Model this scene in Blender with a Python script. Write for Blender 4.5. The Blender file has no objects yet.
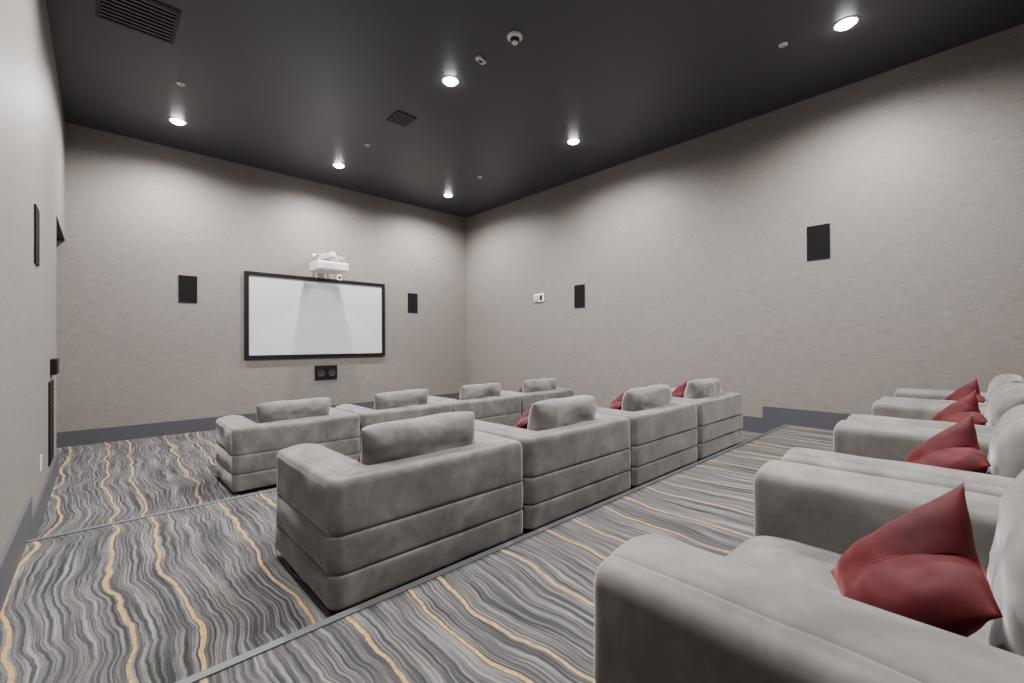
import bpy, math, random
from mathutils import Vector, Matrix, noise
random.seed(4)
D=8.341; XL=-.345; XR=6.337; ZC=4.024; YB=-1.7
Z1,Z2,Z3=0.0,-.153,-.306
Y1,Y2=1.692,3.984
col=bpy.context.scene.collection

# ---------------------------------------------------------------- materials
def newmat(name):
    m=bpy.data.materials.new(name); m.use_nodes=True
    nt=m.node_tree; b=nt.nodes['Principled BSDF']; return m,nt,b
def N(nt,t,**k):
    n=nt.nodes.new(t)
    for a,v in k.items(): setattr(n,a,v)
    return n
def math_(nt,op,a,b=None,c=None):
    n=N(nt,'ShaderNodeMath',operation=op)
    for i,v in enumerate((a,b,c)):
        if v is None: continue
        if isinstance(v,(int,float)): n.inputs[i].default_value=v
        else: nt.links.new(v,n.inputs[i])
    return n.outputs[0]
def ramp(nt,fac,stops):
    r=N(nt,'ShaderNodeValToRGB'); e=r.color_ramp.elements
    while len(e)<len(stops): e.new(.5)
    for i,(p,c) in enumerate(stops): e[i].position=p; e[i].color=(*c,1)
    nt.links.new(fac,r.inputs[0]); return r.outputs[0]
def noise_(nt,vec,scale,detail=3,rough=.5):
    n=N(nt,'ShaderNodeTexNoise'); n.inputs['Scale'].default_value=scale
    n.inputs['Detail'].default_value=detail; n.inputs['Roughness'].default_value=rough
    if vec is not None: nt.links.new(vec,n.inputs['Vector'])
    return n.outputs['Fac']
def bump(nt,b,h,strength,dist=.01):
    n=N(nt,'ShaderNodeBump'); n.inputs['Strength'].default_value=strength; n.inputs['Distance'].default_value=dist
    nt.links.new(h,n.inputs['Height']); nt.links.new(n.outputs[0],b.inputs['Normal'])
def comb(nt,x,y,z=0.):
    c=N(nt,'ShaderNodeCombineXYZ')
    for i,v in enumerate((x,y,z)):
        if isinstance(v,(int,float)): c.inputs[i].default_value=v
        else: nt.links.new(v,c.inputs[i])
    return c.outputs[0]
def plain(name,c,rough=.5,metal=0,emit=None,es=0,spec=.5):
    m,nt,b=newmat(name); b.inputs['Base Color'].default_value=(*c,1)
    b.inputs['Roughness'].default_value=rough; b.inputs['Metallic'].default_value=metal
    b.inputs['Specular IOR Level'].default_value=spec
    if emit: b.inputs['Emission Color'].default_value=(*emit,1); b.inputs['Emission Strength'].default_value=es
    tc=N(nt,'ShaderNodeTexCoord'); h=noise_(nt,tc.outputs['Object'],180,2); bump(nt,b,h,.05,.002)
    return m

def wallpaper():
    m,nt,b=newmat('woven_wallpaper'); tc=N(nt,'ShaderNodeTexCoord')
    s=N(nt,'ShaderNodeSeparateXYZ'); nt.links.new(tc.outputs['Object'],s.inputs[0])
    h=math_(nt,'ADD',s.outputs[0],s.outputs[1])
    a=noise_(nt,comb(nt,math_(nt,'MULTIPLY',h,6),math_(nt,'MULTIPLY',s.outputs[2],160)),1,3,.6)
    c=noise_(nt,comb(nt,math_(nt,'MULTIPLY',h,180),math_(nt,'MULTIPLY',s.outputs[2],9)),1,2,.6)
    l=noise_(nt,tc.outputs['Object'],.7,3)
    f=math_(nt,'ADD',math_(nt,'MULTIPLY',a,.60),math_(nt,'MULTIPLY',c,.32))
    f=math_(nt,'ADD',f,math_(nt,'MULTIPLY',l,.08))
    cc=ramp(nt,f,[(.34,(.126,.111,.100)),(.5,(.176,.157,.143)),(.66,(.234,.212,.195))])
    nt.links.new(cc,b.inputs['Base Color']); b.inputs['Roughness'].default_value=.55
    b.inputs['Specular IOR Level'].default_value=.4
    bump(nt,b,f,.2,.003); return m
def velvet(name,stops,sheen=.35,scale=1,tint=(1,1,1)):
    m,nt,b=newmat(name); tc=N(nt,'ShaderNodeTexCoord'); oi=N(nt,'ShaderNodeObjectInfo')
    add=N(nt,'ShaderNodeVectorMath',operation='ADD'); nt.links.new(tc.outputs['Object'],add.inputs[0])
    r=math_(nt,'MULTIPLY',oi.outputs['Random'],37.); nt.links.new(comb(nt,r,r,r),add.inputs[1])
    v=add.outputs[0]
    n0=N(nt,'ShaderNodeTexNoise'); n0.inputs['Scale'].default_value=4.5*scale; n0.inputs['Detail'].default_value=5
    n0.inputs['Roughness'].default_value=.55; n0.inputs['Distortion'].default_value=.5; nt.links.new(v,n0.inputs['Vector'])
    n2=noise_(nt,v,22*scale,3,.6)
    f=math_(nt,'ADD',math_(nt,'MULTIPLY',n0.outputs['Fac'],.8),math_(nt,'MULTIPLY',n2,.2))
    nt.links.new(ramp(nt,f,stops),b.inputs['Base Color'])
    b.inputs['Roughness'].default_value=.7; b.inputs['Specular IOR Level'].default_value=.2
    b.inputs['Sheen Weight'].default_value=sheen; b.inputs['Sheen Roughness'].default_value=.35
    b.inputs['Sheen Tint'].default_value=(*tint,1)
    f3=noise_(nt,v,400,2); h=math_(nt,'ADD',math_(nt,'MULTIPLY',f3,.15),f); bump(nt,b,h,.22,.005); return m
def carpet():
    m,nt,b=newmat('strata_carpet'); tc=N(nt,'ShaderNodeTexCoord')
    s=N(nt,'ShaderNodeSeparateXYZ'); nt.links.new(tc.outputs['Object'],s.inputs[0]); X,Y=s.outputs[0],s.outputs[1]
    def n2(sx,sy,off,det=2,amp=1):
        v=comb(nt,math_(nt,'MULTIPLY',X,sx),math_(nt,'MULTIPLY_ADD',Y,sy,off)); q=noise_(nt,v,1,det)
        return math_(nt,'MULTIPLY',math_(nt,'SUBTRACT',q,.5),amp)
    u=math_(nt,'ADD',X,n2(.7,1.1,3,1,.26)); u=math_(nt,'ADD',u,n2(2.2,3.8,9,1,.07)); 
    u=math_(nt,'ADD',u,n2(6,13,1,1,.015))
    st=noise_(nt,comb(nt,math_(nt,'MULTIPLY',u,72),math_(nt,'MULTIPLY',Y,1.3)),1,4,.66)
    big=noise_(nt,comb(nt,math_(nt,'MULTIPLY',u,9),math_(nt,'MULTIPLY',Y,.6),4.),1,2)
    f=math_(nt,'ADD',math_(nt,'MULTIPLY',st,.85),math_(nt,'MULTIPLY',big,.15))
    g=ramp(nt,f,[(.34,(.022,.022,.025)),(.44,(.052,.051,.054)),(.5,(.090,.087,.086)),(.56,(.15,.145,.14)),(.67,(.26,.25,.24))])
    def gold(spacing,off,w):
        v=math_(nt,'ADD',math_(nt,'DIVIDE',u,spacing),off); fl=math_(nt,'FLOOR',v); fr=math_(nt,'FRACT',v)
        wn=N(nt,'ShaderNodeTexWhiteNoise',noise_dimensions='1D'); nt.links.new(fl,wn.inputs['W'])
        c=math_(nt,'MULTIPLY_ADD',wn.outputs['Value'],.6,.2)
        d=math_(nt,'MULTIPLY',math_(nt,'ABSOLUTE',math_(nt,'SUBTRACT',fr,c)),spacing)
        wv=math_(nt,'MULTIPLY_ADD',noise_(nt,comb(nt,fl,math_(nt,'MULTIPLY',Y,2.5)),1,3,.6),w*1.5,w*.15)
        return math_(nt,'LESS_THAN',d,wv)
    gl=gold(.28,.35,.0085)
    mix=N(nt,'ShaderNodeMix',data_type='RGBA'); nt.links.new(gl,mix.inputs['Factor']); nt.links.new(g,mix.inputs['A'])
    gn=noise_(nt,tc.outputs['Object'],60,2)
    nt.links.new(ramp(nt,gn,[(.3,(.30,.195,.075)),(.7,(.50,.35,.16))]),mix.inputs['B'])
    fib=noise_(nt,tc.outputs['Object'],330,2,.7)
    mm=N(nt,'ShaderNodeMix',data_type='RGBA',blend_type='MULTIPLY'); mm.inputs['Factor'].default_value=1
    nt.links.new(mix.outputs['Result'],mm.inputs['A']); nt.links.new(ramp(nt,fib,[(.3,(.6,.6,.6)),(.65,(1.15,1.15,1.15))]),mm.inputs['B'])
    nt.links.new(mm.outputs['Result'],b.inputs['Base Color']); b.inputs['Roughness'].default_value=.95
    b.inputs['Specular IOR Level'].default_value=.1
    bump(nt,b,fib,.5,.006); return m
M_wall=wallpaper(); M_carpet=carpet()
M_sofa=velvet('greige_velvet',[(.34,(.090,.083,.077)),(.5,(.132,.123,.115)),(.66,(.195,.184,.173))],.5)
M_red=velvet('burgundy_velvet',[(.3,(.035,.0015,.004)),(.55,(.066,.004,.007)),(.75,(.125,.009,.013))],.26,2,(1,.3,.3))
M_ceil=plain('charcoal_ceiling_paint',(.048,.047,.060),.42)
M_base=plain('slate_trim_paint',(.055,.057,.067),.45)
M_nose=plain('grey_nosing',(.070,.072,.080),.5)
M_black=plain('black_satin',(.006,.006,.0065),.5,spec=.15)
M_grille=plain('speaker_cloth',(.008,.008,.009),.9,spec=.08)
M_dark=plain('dark_grille_paint',(.02,.02,.022),.5,spec=.3)
M_slat=plain('ceiling_grille_paint',(.14,.135,.15),.5)
M_void=plain('vent_void',(.004,.004,.004),.9,spec=.05)
M_screen=plain('projection_screen_fabric',(.46,.47,.50),.75)
M_white=plain('white_plastic',(.72,.72,.72),.35)
M_grey=plain('light_grey_plastic',(.4,.4,.4),.4)
M_lens=plain('lens_glass',(.02,.03,.05),.08)
M_lamp=plain('lamp_diffuser',(1,1,1),.5,0,(1,.97,.96),90)

# ---------------------------------------------------------------- mesh helpers
def mk(name,verts,faces,mat,parent=None,smooth=False,loc=(0,0,0)):
    me=bpy.data.meshes.new(name); me.from_pydata([tuple(v) for v in verts],[],faces); me.update()
    if isinstance(mat,(list,tuple)):
        for x in mat: me.materials.append(x)
    else: me.materials.append(mat)
    if smooth:
        for p in me.polygons: p.use_smooth=True
    o=bpy.data.objects.new(name,me); col.objects.link(o); o.location=loc
    if parent: o.parent=parent
    return o
def boxes(name,bl,mat,parent=None,bevel=0,loc=(0,0,0)):
    V=[];F=[];I=[]
    for bx in bl:
        x0,x1,y0,y1,z0,z1=bx[:6]; mi=bx[6] if len(bx)>6 else 0; k=len(V)
        V+=[(x,y,z) for z in (z0,z1) for x,y in ((x0,y0),(x1,y0),(x1,y1),(x0,y1))]
        F+=[(k+3,k+2,k+1,k),(k+4,k+5,k+6,k+7)]+[(k+i,k+(i+1)%4,k+4+(i+1)%4,k+4+i) for i in range(4)]; I+=[mi]*6
    o=mk(name,V,F,mat,parent,loc=loc)
    for p,i in zip(o.data.polygons,I): p.material_index=i
    if bevel:
        m=o.modifiers.new('bevel','BEVEL'); m.width=bevel; m.segments=3; m.limit_method='ANGLE'
    return o
def empty(name,loc=(0,0,0),rz=0):
    e=bpy.data.objects.new(name,None); col.objects.link(e); e.location=loc; e.rotation_euler=(0,0,rz); e.empty_display_size=.1; return e
def lathe(name,prof,mat,parent=None,n=28,loc=(0,0,0),rot=(0,0,0),mi=None,smooth=True):
    V=[];F=[];I=[]
    for r,z in prof:
        for i in range(n):
            a=2*math.pi*i/n; V.append((r*math.cos(a),r*math.sin(a),z))
    for j in range(len(prof)-1):
        for i in range(n):
            F.append((j*n+i,j*n+(i+1)%n,(j+1)*n+(i+1)%n,(j+1)*n+i)); I.append(mi[j] if mi else 0)
    F.append(tuple(range((len(prof)-1)*n,len(prof)*n))); I.append(mi[-1] if mi else 0)
    F.append(tuple(reversed(range(n)))); I.append(0)
    o=mk(name,V,F,mat,parent,smooth,loc); o.rotation_euler=rot
    for p,i in zip(o.data.polygons,I): p.material_index=i
    if smooth:
        try: o.data.set_sharp_from_angle(angle=math.radians(35))
        except Exception: pass
    return o

# ---------------------------------------------------------------- room shell
T=.15
boxes('floor',[(XL-.3,XR+T,YB-T,Y1,-.6,Z1),(XL-.3,XR+T,Y1,Y2,-.6,Z2),(XL-.3,XR+T,Y2,D+T,-.6,Z3)],M_carpet)
boxes('ceiling',[(XL-.3,XR+T,YB-T,D+T,ZC,ZC+.15)],M_ceil)
boxes('wall_front',[(XL-.3,XR+T,D,D+T,-.6,ZC)],M_wall)
boxes('wall_right',[(XR,XR+T,YB,D,-.6,ZC)],M_wall)
boxes('wall_back',[(XL-.3,XR+T,YB-T,YB,-.6,ZC)],M_wall)
RY,RZ,RD=6.75,2.44,.13
boxes('wall_left',[(XL-T,XL,YB,RY,-.6,ZC,0),(XL-T,XL,RY,D,RZ+.004,ZC,0),(XL-RD-T,XL-RD,RY-.1,D,-.6,RZ+.1,0),(XL-RD,XL-.001,RY,D,RZ,RZ+.004,1)],[M_wall,M_black])
BH=.205;BT=.018
boxes('baseboard_front',[(XL-RD,XR,D-BT,D,Z3,Z3+BH)],M_base,bevel=.003)
boxes('baseboard_right',[(XR-BT,XR,YB,Y1+.27,Z1,Z1+BH),(XR-BT,XR,Y1,Y1+.27,Z2,Z1),(XR-BT,XR,Y1+.27,Y2+.27,Z2,Z2+BH),(XR-BT,XR,Y2,Y2+.27,Z3,Z2),(XR-BT,XR,Y2+.27,D-BT,Z3,Z3+BH)],M_base)
boxes('baseboard_left',[(XL,XL+BT,YB,Y1+.27,Z1,Z1+BH),(XL,XL+BT,Y1,Y1+.27,Z2,Z1),(XL,XL+BT,Y1+.27,Y2+.27,Z2,Z2+BH),(XL,XL+BT,Y2,Y2+.27,Z3,Z2),(XL,XL+BT,Y2+.27,RY,Z3,Z3+BH)],M_base)
boxes('baseboard_back',[(XL,XR,YB,YB+BT,Z1,Z1+BH)],M_base)
for i,(yy,zz) in enumerate(((Y1,Z1),(Y2,Z2))):
    boxes('trim_%d'%(i+1),[(XL+BT,XR-BT,yy-.03,yy+.006,zz,zz+.006),(XL+BT,XR-BT,yy,yy+.006,zz-.03,zz)],M_nose,bevel=.002)

# ---------------------------------------------------------------- armchair meshes
W=1.175;L=.84;AW=.255;AB=.17;H=.60
def shell_mesh():
    R=.06;r=.03;re=.03
    O=[];I=[]
    hw=W/2; yi=L-re
    def lin(a,b,n,end=False): return [a+(b-a)*k/n for k in range(n+(1 if end else 0))]
    for y0,y1 in zip(lin(yi,R,10),lin(yi,AB+r,10)): O.append((-hw,y0)); I.append((-hw+AW,y1))
    for k in range(9):
        a=math.pi+ (math.pi/2)*k/8
        O.append((-hw+R+R*math.cos(a),R+R*math.sin(a))); I.append((-hw+AW+r+r*math.cos(a),AB+r+r*math.sin(a)))
    xs=lin(-hw+R,hw-R,12)[1:]; xi=lin(-hw+AW+r,hw-AW-r,12)[1:]
    for a,b in zip(xs,xi): O.append((a,0)); I.append((b,AB))
    for k in range(9):
        a=-math.pi/2+(math.pi/2)*k/8
        O.append((hw-R+R*math.cos(a),R+R*math.sin(a))); I.append((hw-AW-r+r*math.cos(a),AB+r+r*math.sin(a)))
    n=10
    for k in range(1,n+1): O.append((hw,R+(yi-R)*k/n)); I.append((hw-AW,AB+r+(yi-AB-r)*k/n))
    S=[(Vector(o),Vector(i),0.) for o,i in zip(O,I)]
    pre=[];post=[]
    for k in range(1,7):
        th=math.pi/2*k/6; dy=re*math.sin(th); e=re*(1-math.cos(th))
        pre.insert(0,(Vector((-hw,yi+dy)),Vector((-hw+AW,yi+dy)),e)); post.append((Vector((hw,yi+dy)),Vector((hw-AW,yi+dy)),e))
    S=pre+S+post
    P=[]; zb=[.035,.185,.355,H]; g=.010
    for bi in range(3):
        a,b=zb[bi],zb[bi+1]
        ts=[0,.02,.05,.1,.2,.5,.8,.9,.95,.98] if bi<2 else [0,.015,.04,.08,.2,.5,.70]
        for t in ts:
            q=abs(2*t-1)**18 if (bi<2 or t<.5) else 0
            P.append(('o',g*q-.003*(1-(2*t-1)**2 if bi<2 else 0),a+(b-a)*t))
    rt=.038
    for k in range(0,6):
        th=math.pi/2*k/5; P.append(('o',rt*(1-math.cos(th)),H-rt+rt*math.sin(th)))
    for u in (.05,.10,.118,.136,.25,.4,.5,.6,.75,.9): 
        dip=-.005 if abs(u-.118)<.001 else 0
        P.append(('t',u,H+.014*(1-(2*u-1)**2)+dip))
    for k in range(0,6):
        th=math.pi/2*(1-k/5); P.append(('i',rt*(1-math.cos(th)),H-rt+rt*math.sin(th)))
    for z in (.5,.4,.3,.15,.035): P.append(('i',0,z))
    V=[];F=[];m=len(P)
    for o,i,e in S:
        d=i-o; w=d.length; d.normalize()
        for kind,s,z in P:
            if kind=='o': q=s
            elif kind=='i': q=w-s
            else: q=rt+(w-2*rt)*s
            q=e+q*(w-2*e)/w; zz=z-e*max(0,(z-.3))/(H-.3)
            p=o+d*q
            nz=noise.noise(Vector((p.x*6,p.y*6,zz*6)))*.006+noise.noise(Vector((p.x*17+5,p.y*17,zz*17)))*.003
            nn=(-d if kind=='o' else d if kind=='i' else Vector((0,0)))
            V.append((p.x+nn.x*nz,p.y+nn.y*nz,zz+(nz if kind=='t' else 0)))
    for a in range(len(S)-1):
        for b in range(m):
            b2=(b+1)%m; F.append((a*m+b,a*m+b2,(a+1)*m+b2,(a+1)*m+b))
    F.append(tuple(reversed(range(m)))); F.append(tuple(range((len(S)-1)*m,len(S)*m)))
    return mk('shell_src',V,F,M_sofa,None,True)
def rbox_mesh(name,sx,sy,sz,p,mat,n=18,crown=0.,wr=.004,seed=0):
    V=[];F=[];idx={}
    def vid(a,b,c):
        k=(a,b,c)
        if k in idx: return idx[k]
        q=Vector((2*a/n-1,2*b/n-1,2*c/n-1)); q=Vector([math.copysign(abs(t)**.8,t) for t in q])
        s=(abs(q.x)**p+abs(q.y)**p+abs(q.z)**p)**(1/p); q=q/s
        z=q.z*sz/2*(1+crown*(1-q.x*q.x)*(1-q.y*q.y))
        v=Vector((q.x*sx/2,q.y*sy/2,z))
        nz=noise.noise(v*7+Vector((seed,0,0)))*wr*1.6+noise.noise(v*19+Vector((0,seed,0)))*wr*.7
        v+=q.normalized()*nz
        idx[k]=len(V); V.append(v); return idx[k]
    for ax in range(3):
        for side in (0,n):
            for i in range(n):
                for j in range(n):
                    def mkk(a,b):
                        t=[0,0,0]; t[ax]=side; t[(ax+1)%3]=a; t[(ax+2)%3]=b; return vid(*t)
                    f=[mkk(i,j),mkk(i+1,j),mkk(i+1,j+1),mkk(i,j+1)]
                    if side==0: f.reverse()
                    F.append(tuple(f))
    return mk(name,V,F,mat,None,True)
def backcushion(name,sx,sy,sz,seed):
    n=34; V=[];F=[]
    for s in (1,-1):
        for i in range(n+1):
            for j in range(n+1):
                a=math.sin((i/n-.5)*math.pi); b=math.sin((j/n-.5)*math.pi)
                pin=.05*((1-a*a)*b**4); pin2=.055*((1-b*b)*a**4)
                rc=.02*(a*b)**6
                x=a*(1-pin2-rc)*sx/2; z=b*(1-pin-rc)*sz/2
                z+=.020*(1-a**4)*(b**3)
                t=sy/2*((1-abs(a)**5)**.5)*((1-abs(b)**4)**.5)
                v=Vector((x,s*t,z))
                w=noise.noise(Vector((x*5+seed,z*9,s*3)))*.012+noise.noise(Vector((x*15+seed,z*22,s*5)))*.007
                v.y+=s*w*min(1,t/.04); v.z+=noise.noise(Vector((x*4+seed,s*t*6,3)))*.009*abs(b)
                V.append(v)
    m=(n+1)**2
    for s in range(2):
        for i in range(n):
            for j in range(n):
                k=s*m+i*(n+1)+j; f=(k,k+1,k+n+2,k+n+1); F.append(f if s else tuple(reversed(f)))
    o=mk(name,V,F,M_sofa,None,True); weld(o); return o
def weld(o):
    import bmesh
    bm=bmesh.new(); bm.from_mesh(o.data); bmesh.ops.remove_doubles(bm,verts=bm.verts,dist=.0004); bmesh.ops.recalc_face_normals(bm,faces=bm.faces); bm.to_mesh(o.data); bm.free()
src=[]
sh=shell_mesh(); src.append(sh)
iw=W-2*AW
seat=rbox_mesh('seat_src',iw-.004,L-AB-.01,.24,9,M_sofa,20,.14,.003); src.append(seat)
backs=[backcushion('back_src%d'%k,.715,.215,.39,k*7.3+1) for k in range(4)]; src+=backs
def inst(name,srco,parent,loc=(0,0,0),rot=(0,0,0)):
    o=bpy.data.objects.new(name,srco.data); col.objects.link(o); o.parent=parent; o.location=loc; o.rotation_euler=rot
    if name=='frame':
        s=o.modifiers.new('sub','SUBSURF'); s.levels=1; s.render_levels=1
    return o
PC=Vector((-.16,.45,.55))
def pillow_mesh():
    Tt=Vector((-.06,.375,.765)); A=Vector((-.01,.605,.485)); E=Vector((-.285,.33,.615)); Dn=Vector((-.29,.50,.435))
    n=40; V=[];F=[]
    def P(u,v):
        p=Tt*(1-u)*(1-v)+A*u*(1-v)+E*(1-u)*v+Dn*u*v
        dip=math.exp(-((v-.5)/.18)**2)*(1-u)
        return p+Vector((.024,-.006,-.038))*dip
    def nrm(u,v):
        e=.01; return (P(u+e,v)-P(u-e,v)).cross(P(u,v+e)-P(u,v-e)).normalized()
    for s in (1,-1):
        for i in range(n+1):
            for j in range(n+1):
                u,v=i/n,j/n; a,b=2*u-1,2*v-1
                pin=.09*((1-a*a)*b*b+(1-b*b)*a*a)
                uu=.5+(u-.5)*(1-pin);vv=.5+(v-.5)*(1-pin)
                t=.075*(max(0,(1-a*a))**.65)*(max(0,(1-b*b))**.65)
                p=P(uu,vv); q=p+nrm(u,v)*t*s
                w=(noise.noise(q*11)*.014+noise.noise(q*27)*.004)*(1-max(abs(a),abs(b))**4); q+=nrm(u,v)*w
                V.append(q-PC)
    m=(n+1)**2
    for s in range(2):
        for i in range(n):
            for j in range(n):
                k=s*m+i*(n+1)+j; f=(k,k+1,k+n+2,k+n+1); F.append(f if s else tuple(reversed(f)))
    o=mk('pillow_src',V,F,M_red,None,True); weld(o); return o
pil=pillow_mesh(); src.append(pil)
PITCH=1.2
for ri,(x0,yb,z) in enumerate(((.855,4.526,Z3),(.722,1.905,Z2),(.712,.545-L,Z1))):
    for k in range(4):
        e=empty('theater_armchair',(x0+k*PITCH+W/2,yb,z))
        inst('frame',sh,e)
        inst('seat_cushion',seat,e,(0,AB+(L-AB)/2,.295))
        inst('back_cushion',backs[(k+int(yb))%4],e,(random.uniform(-.01,.01),.235-(.065 if ri==2 else 0),.583),(math.radians(9),random.uniform(-.02,.02),random.uniform(-.03,.03)))
        boxes('front_rail',[(-iw/2+.002,iw/2-.002,AB,L-.04,.05,.2)],M_sofa,e,.015)
        boxes('shadow_plinth',[(-W/2+.05,W/2-.05,.05,L-.07,0,.05)],M_black,e)  # recessed base, black to stand in for the dark shadow under the chair
        o=bpy.data.objects.new('red_throw_pillow',pil.data); col.objects.link(o)
        o.location=Vector((x0+k*PITCH+W/2,yb-(.055 if ri==2 else 0),z))+PC
for o in src: bpy.data.objects.remove(o)

# ---------------------------------------------------------------- projection screen
e=empty('projection_screen',(0,D,0)); sx0,sx1,sz0,sz1=1.734,4.226,.801,2.262; fw=.062
boxes('frame',[(sx0,sx1,-.05,-.004,sz1-fw,sz1),(sx0,sx1,-.05,-.004,sz0,sz0+fw),(sx0,sx0+fw,-.05,-.004,sz0+fw,sz1-fw),(sx1-fw,sx1,-.05,-.004,sz0+fw,sz1-fw)],M_black,e,.004)
boxes('fabric',[(sx0+fw,sx1-fw,-.03,-.004,sz0+fw,sz1-fw)],M_screen,e)

# ---------------------------------------------------------------- short-throw projector on wall arm
e=empty('wall_projector',(2.96,D,2.38))
boxes('wall_plate',[(-.14,.14,-.03,0,.10,.32)],M_white,e,.006)
boxes('arm',[(-.05,.05,-.62,-.03,.20,.27),(-.12,-.09,-.5,-.03,.215,.25),(.09,.12,-.5,-.03,.215,.25)],M_white,e,.008)
boxes('slide_bracket',[(-.24,.24,-.56,-.5,.17,.22),(-.24,.24,-.34,-.28,.17,.22),(-.24,-.21,-.56,-.28,.1,.2),(.21,.24,-.56,-.28,.1,.2)],M_grey,e,.004)
boxes('body',[(-.27,.27,-.66,-.22,-.06,.10)],M_white,e,.03)
boxes('body_vents',[(-.2+.03*i,-.188+.03*i,-.664,-.655,-.03,.05) for i in range(7)],M_grey,e)
boxes('lens_hood',[(-.02,.20,-.36,-.2,.0,.115)],M_grey,e,.015)
lathe('lens',[(.0,0),(.045,0),(.05,.012),(.04,.02),(0.001,.024)],M_lens,e,20,(.09,-.28,.112))
boxes('control_box',[(.30,.38,-.05,0,-.14,.0)],M_white,e,.008)
boxes('control_box_face',[(.315,.365,-.056,-.05,-.1,-.05)],M_black,e)

# ---------------------------------------------------------------- in-wall speakers
def speaker(name,loc,rz):
    e=empty(name,loc,rz)
    w,h=.235,.415
    boxes('bezel',[(-w/2,w/2,-.012,0,h/2-.008,h/2),(-w/2,w/2,-.012,0,-h/2,-h/2+.008),(-w/2,-w/2+.008,-.012,0,-h/2,h/2),(w/2-.008,w/2,-.012,0,-h/2,h/2)],M_black,e,.002)
    boxes('grille',[(-w/2+.008,w/2-.008,-.009,0,-h/2+.008,h/2-.008)],M_grille,e)
speaker('wall_speaker',(.98,D,1.90),0); speaker('wall_speaker',(4.89,D,1.92),0)
speaker('wall_speaker',(XR,4.97,1.89),-math.pi/2); speaker('wall_speaker',(XR,1.34,2.245),-math.pi/2)
speaker('wall_speaker',(XL,4.70,1.84),math.pi/2)
e=empty('center_speaker',(3.06,D,.52))
boxes('box',[(-.2,.2,-.03,0,-.13,.13)],M_black,e,.006)
for x in(-.1,.1): lathe('driver',[(.07,0),(.07,.006),(.06,.002),(.03,0),(.001,.002)],M_dark,e,24,(x,-.03,0),(math.pi/2,0,0))

# ---------------------------------------------------------------- right wall strobe
e=empty('fire_alarm_strobe',(XR,5.97,1.94),-math.pi/2)
boxes('back_box',[(-.13,.13,-.025,0,-.08,.08)],M_white,e,.008)
boxes('flash_lens',[(-.1,-.0,-.05,-.025,-.05,.05)],M_grey,e,.01)
boxes('sounder',[(.03,.1,-.034,-.025,-.05,.05)],M_dark,e,.003)
# left wall control items
e=empty('door_access_panel',(XL,6.1,.84),math.pi/2)
boxes('housing',[(-.16,.16,-.045,0,-.075,.075)],M_black,e,.008)
boxes('display',[(-.1,.02,-.049,-.045,-.03,.04)],M_dark,e)
e=empty('wall_vent_panel',(XL,5.97,.33),math.pi/2)
boxes('frame',[(-.22,.22,-.012,0,-.38,.38)],M_black,e,.003)
boxes('louvres',[(-.19,.19,-.014,-.012,-.34+i*.045,-.325+i*.045) for i in range(16)],M_grille,e)
e=empty('wall_outlet',(XL,5.05,.12),math.pi/2)
boxes('plate',[(-.04,.04,-.006,0,-.06,.06)],M_white,e,.002); boxes('sockets',[(-.018,.018,-.008,-.006,-.04,-.008),(-.018,.018,-.008,-.006,.008,.04)],M_grey,e)

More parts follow.
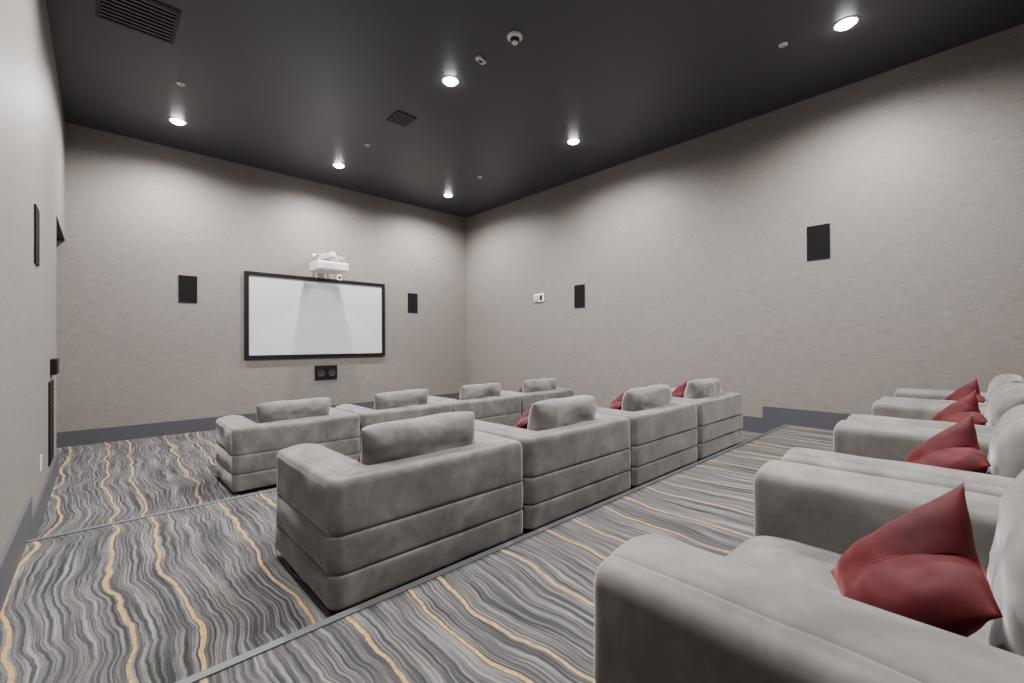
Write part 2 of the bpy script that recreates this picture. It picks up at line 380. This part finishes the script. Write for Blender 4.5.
# ---------------------------------------------------------------- ceiling fixtures
for y in (.85,4.1,7.3):
    for x in (.75,2.9,5.1):
        e=empty('recessed_downlight',(x,y,ZC))
        lathe('trim_ring',[(.072,0),(.098,0),(.098,-.004),(.090,-.007),(.078,-.006),(.073,-.002)],M_white,e,32)
        lathe('diffuser',[(.072,-.0005),(.072,-.010),(.064,-.022),(.045,-.031),(.022,-.035),(.001,-.036)],M_lamp,e,32)  # dome bulge added so the lamp throws a halo on the ceiling around it
        ld=bpy.data.lights.new('lamp','SPOT'); ld.energy=520; ld.spot_size=math.radians(169); ld.spot_blend=.8; ld.shadow_soft_size=.055
        ld.color=(1,.968,.955)
        lo=bpy.data.objects.new('lamp',ld); col.objects.link(lo); lo.parent=e; lo.location=(0,0,-.095)
def grille(x0,x1,y0,y1,n):
    e=empty('ceiling_air_grille',((x0+x1)/2,(y0+y1)/2,ZC)); w=(x1-x0)/2;d=(y1-y0)/2;f=.03
    boxes('frame',[(-w,w,-d,-d+f,-.012,0),(-w,w,d-f,d,-.012,0),(-w,-w+f,-d+f,d-f,-.012,0),(w-f,w,-d+f,d-f,-.012,0)],M_dark,e,.003)
    boxes('void',[(-w+f,w-f,-d+f,d-f,-.002,0)],M_void,e)
    st=(2*d-2*f)/n
    boxes('louvres',[(-w+f,w-f,-d+f+st*(i+.3),-d+f+st*(i+.6),-.010,-.004) for i in range(n)],M_slat,e)
grille(-.03,.53,4.87,5.45,9); grille(2.77,3.05,5.08,5.38,5)
e=empty('smoke_detector',(2.94,3.08,ZC))
lathe('base',[(.075,0),(.075,-.015),(.06,-.028),(.001,-.028)],M_white,e)
lathe('dome',[(.045,-.026),(.045,-.045),(.03,-.058),(.001,-.06)],M_dark,e); lathe('cap',[(.03,-.055),(.03,-.068),(.001,-.072)],M_white,e)
e=empty('ceiling_sensor',(2.91,3.57,ZC),.2); boxes('body',[(-.06,.06,-.03,.03,-.025,0)],M_white,e,.006); boxes('window',[(-.03,.03,-.015,.015,-.028,-.025)],M_dark,e)
for x,y in((.67,6.23),(2.92,6.27),(4.96,6.12),(5.0,1.34)):
    e=empty('fire_sprinkler',(x,y,ZC)); lathe('escutcheon',[(.04,0),(.04,-.005),(.025,-.008),(.012,-.009),(.012,-.014),(.001,-.014)],M_white,e,20)
    lathe('deflector',[(.004,-.014),(.004,-.020),(.018,-.021),(.018,-.023),(.001,-.023)],M_grey,e,16)

# ---------------------------------------------------------------- camera
y=math.radians(43.106);p=math.radians(.258);r=math.radians(-.275)
Rv=Vector((math.cos(y),-math.sin(y),0));F0=Vector((math.sin(y),math.cos(y),0));U0=Vector((0,0,1))
Fv=F0*math.cos(p)+U0*math.sin(p);Uv=-F0*math.sin(p)+U0*math.cos(p)
R2=Rv*math.cos(r)+Uv*math.sin(r);U2=-Rv*math.sin(r)+Uv*math.cos(r)
cd=bpy.data.cameras.new('camera'); cd.sensor_width=36; cd.lens=439.53/1024*36; cd.clip_start=.02
co=bpy.data.objects.new('camera',cd); col.objects.link(co)
m=Matrix((R2,U2,-Fv)).transposed().to_4x4(); m.translation=Vector((0,0,1.04)); co.matrix_world=m
bpy.context.scene.camera=co
w=bpy.data.worlds.new('world'); bpy.context.scene.world=w; w.use_nodes=True; w.node_tree.nodes['Background'].inputs[0].default_value=(.05,.05,.05,1)
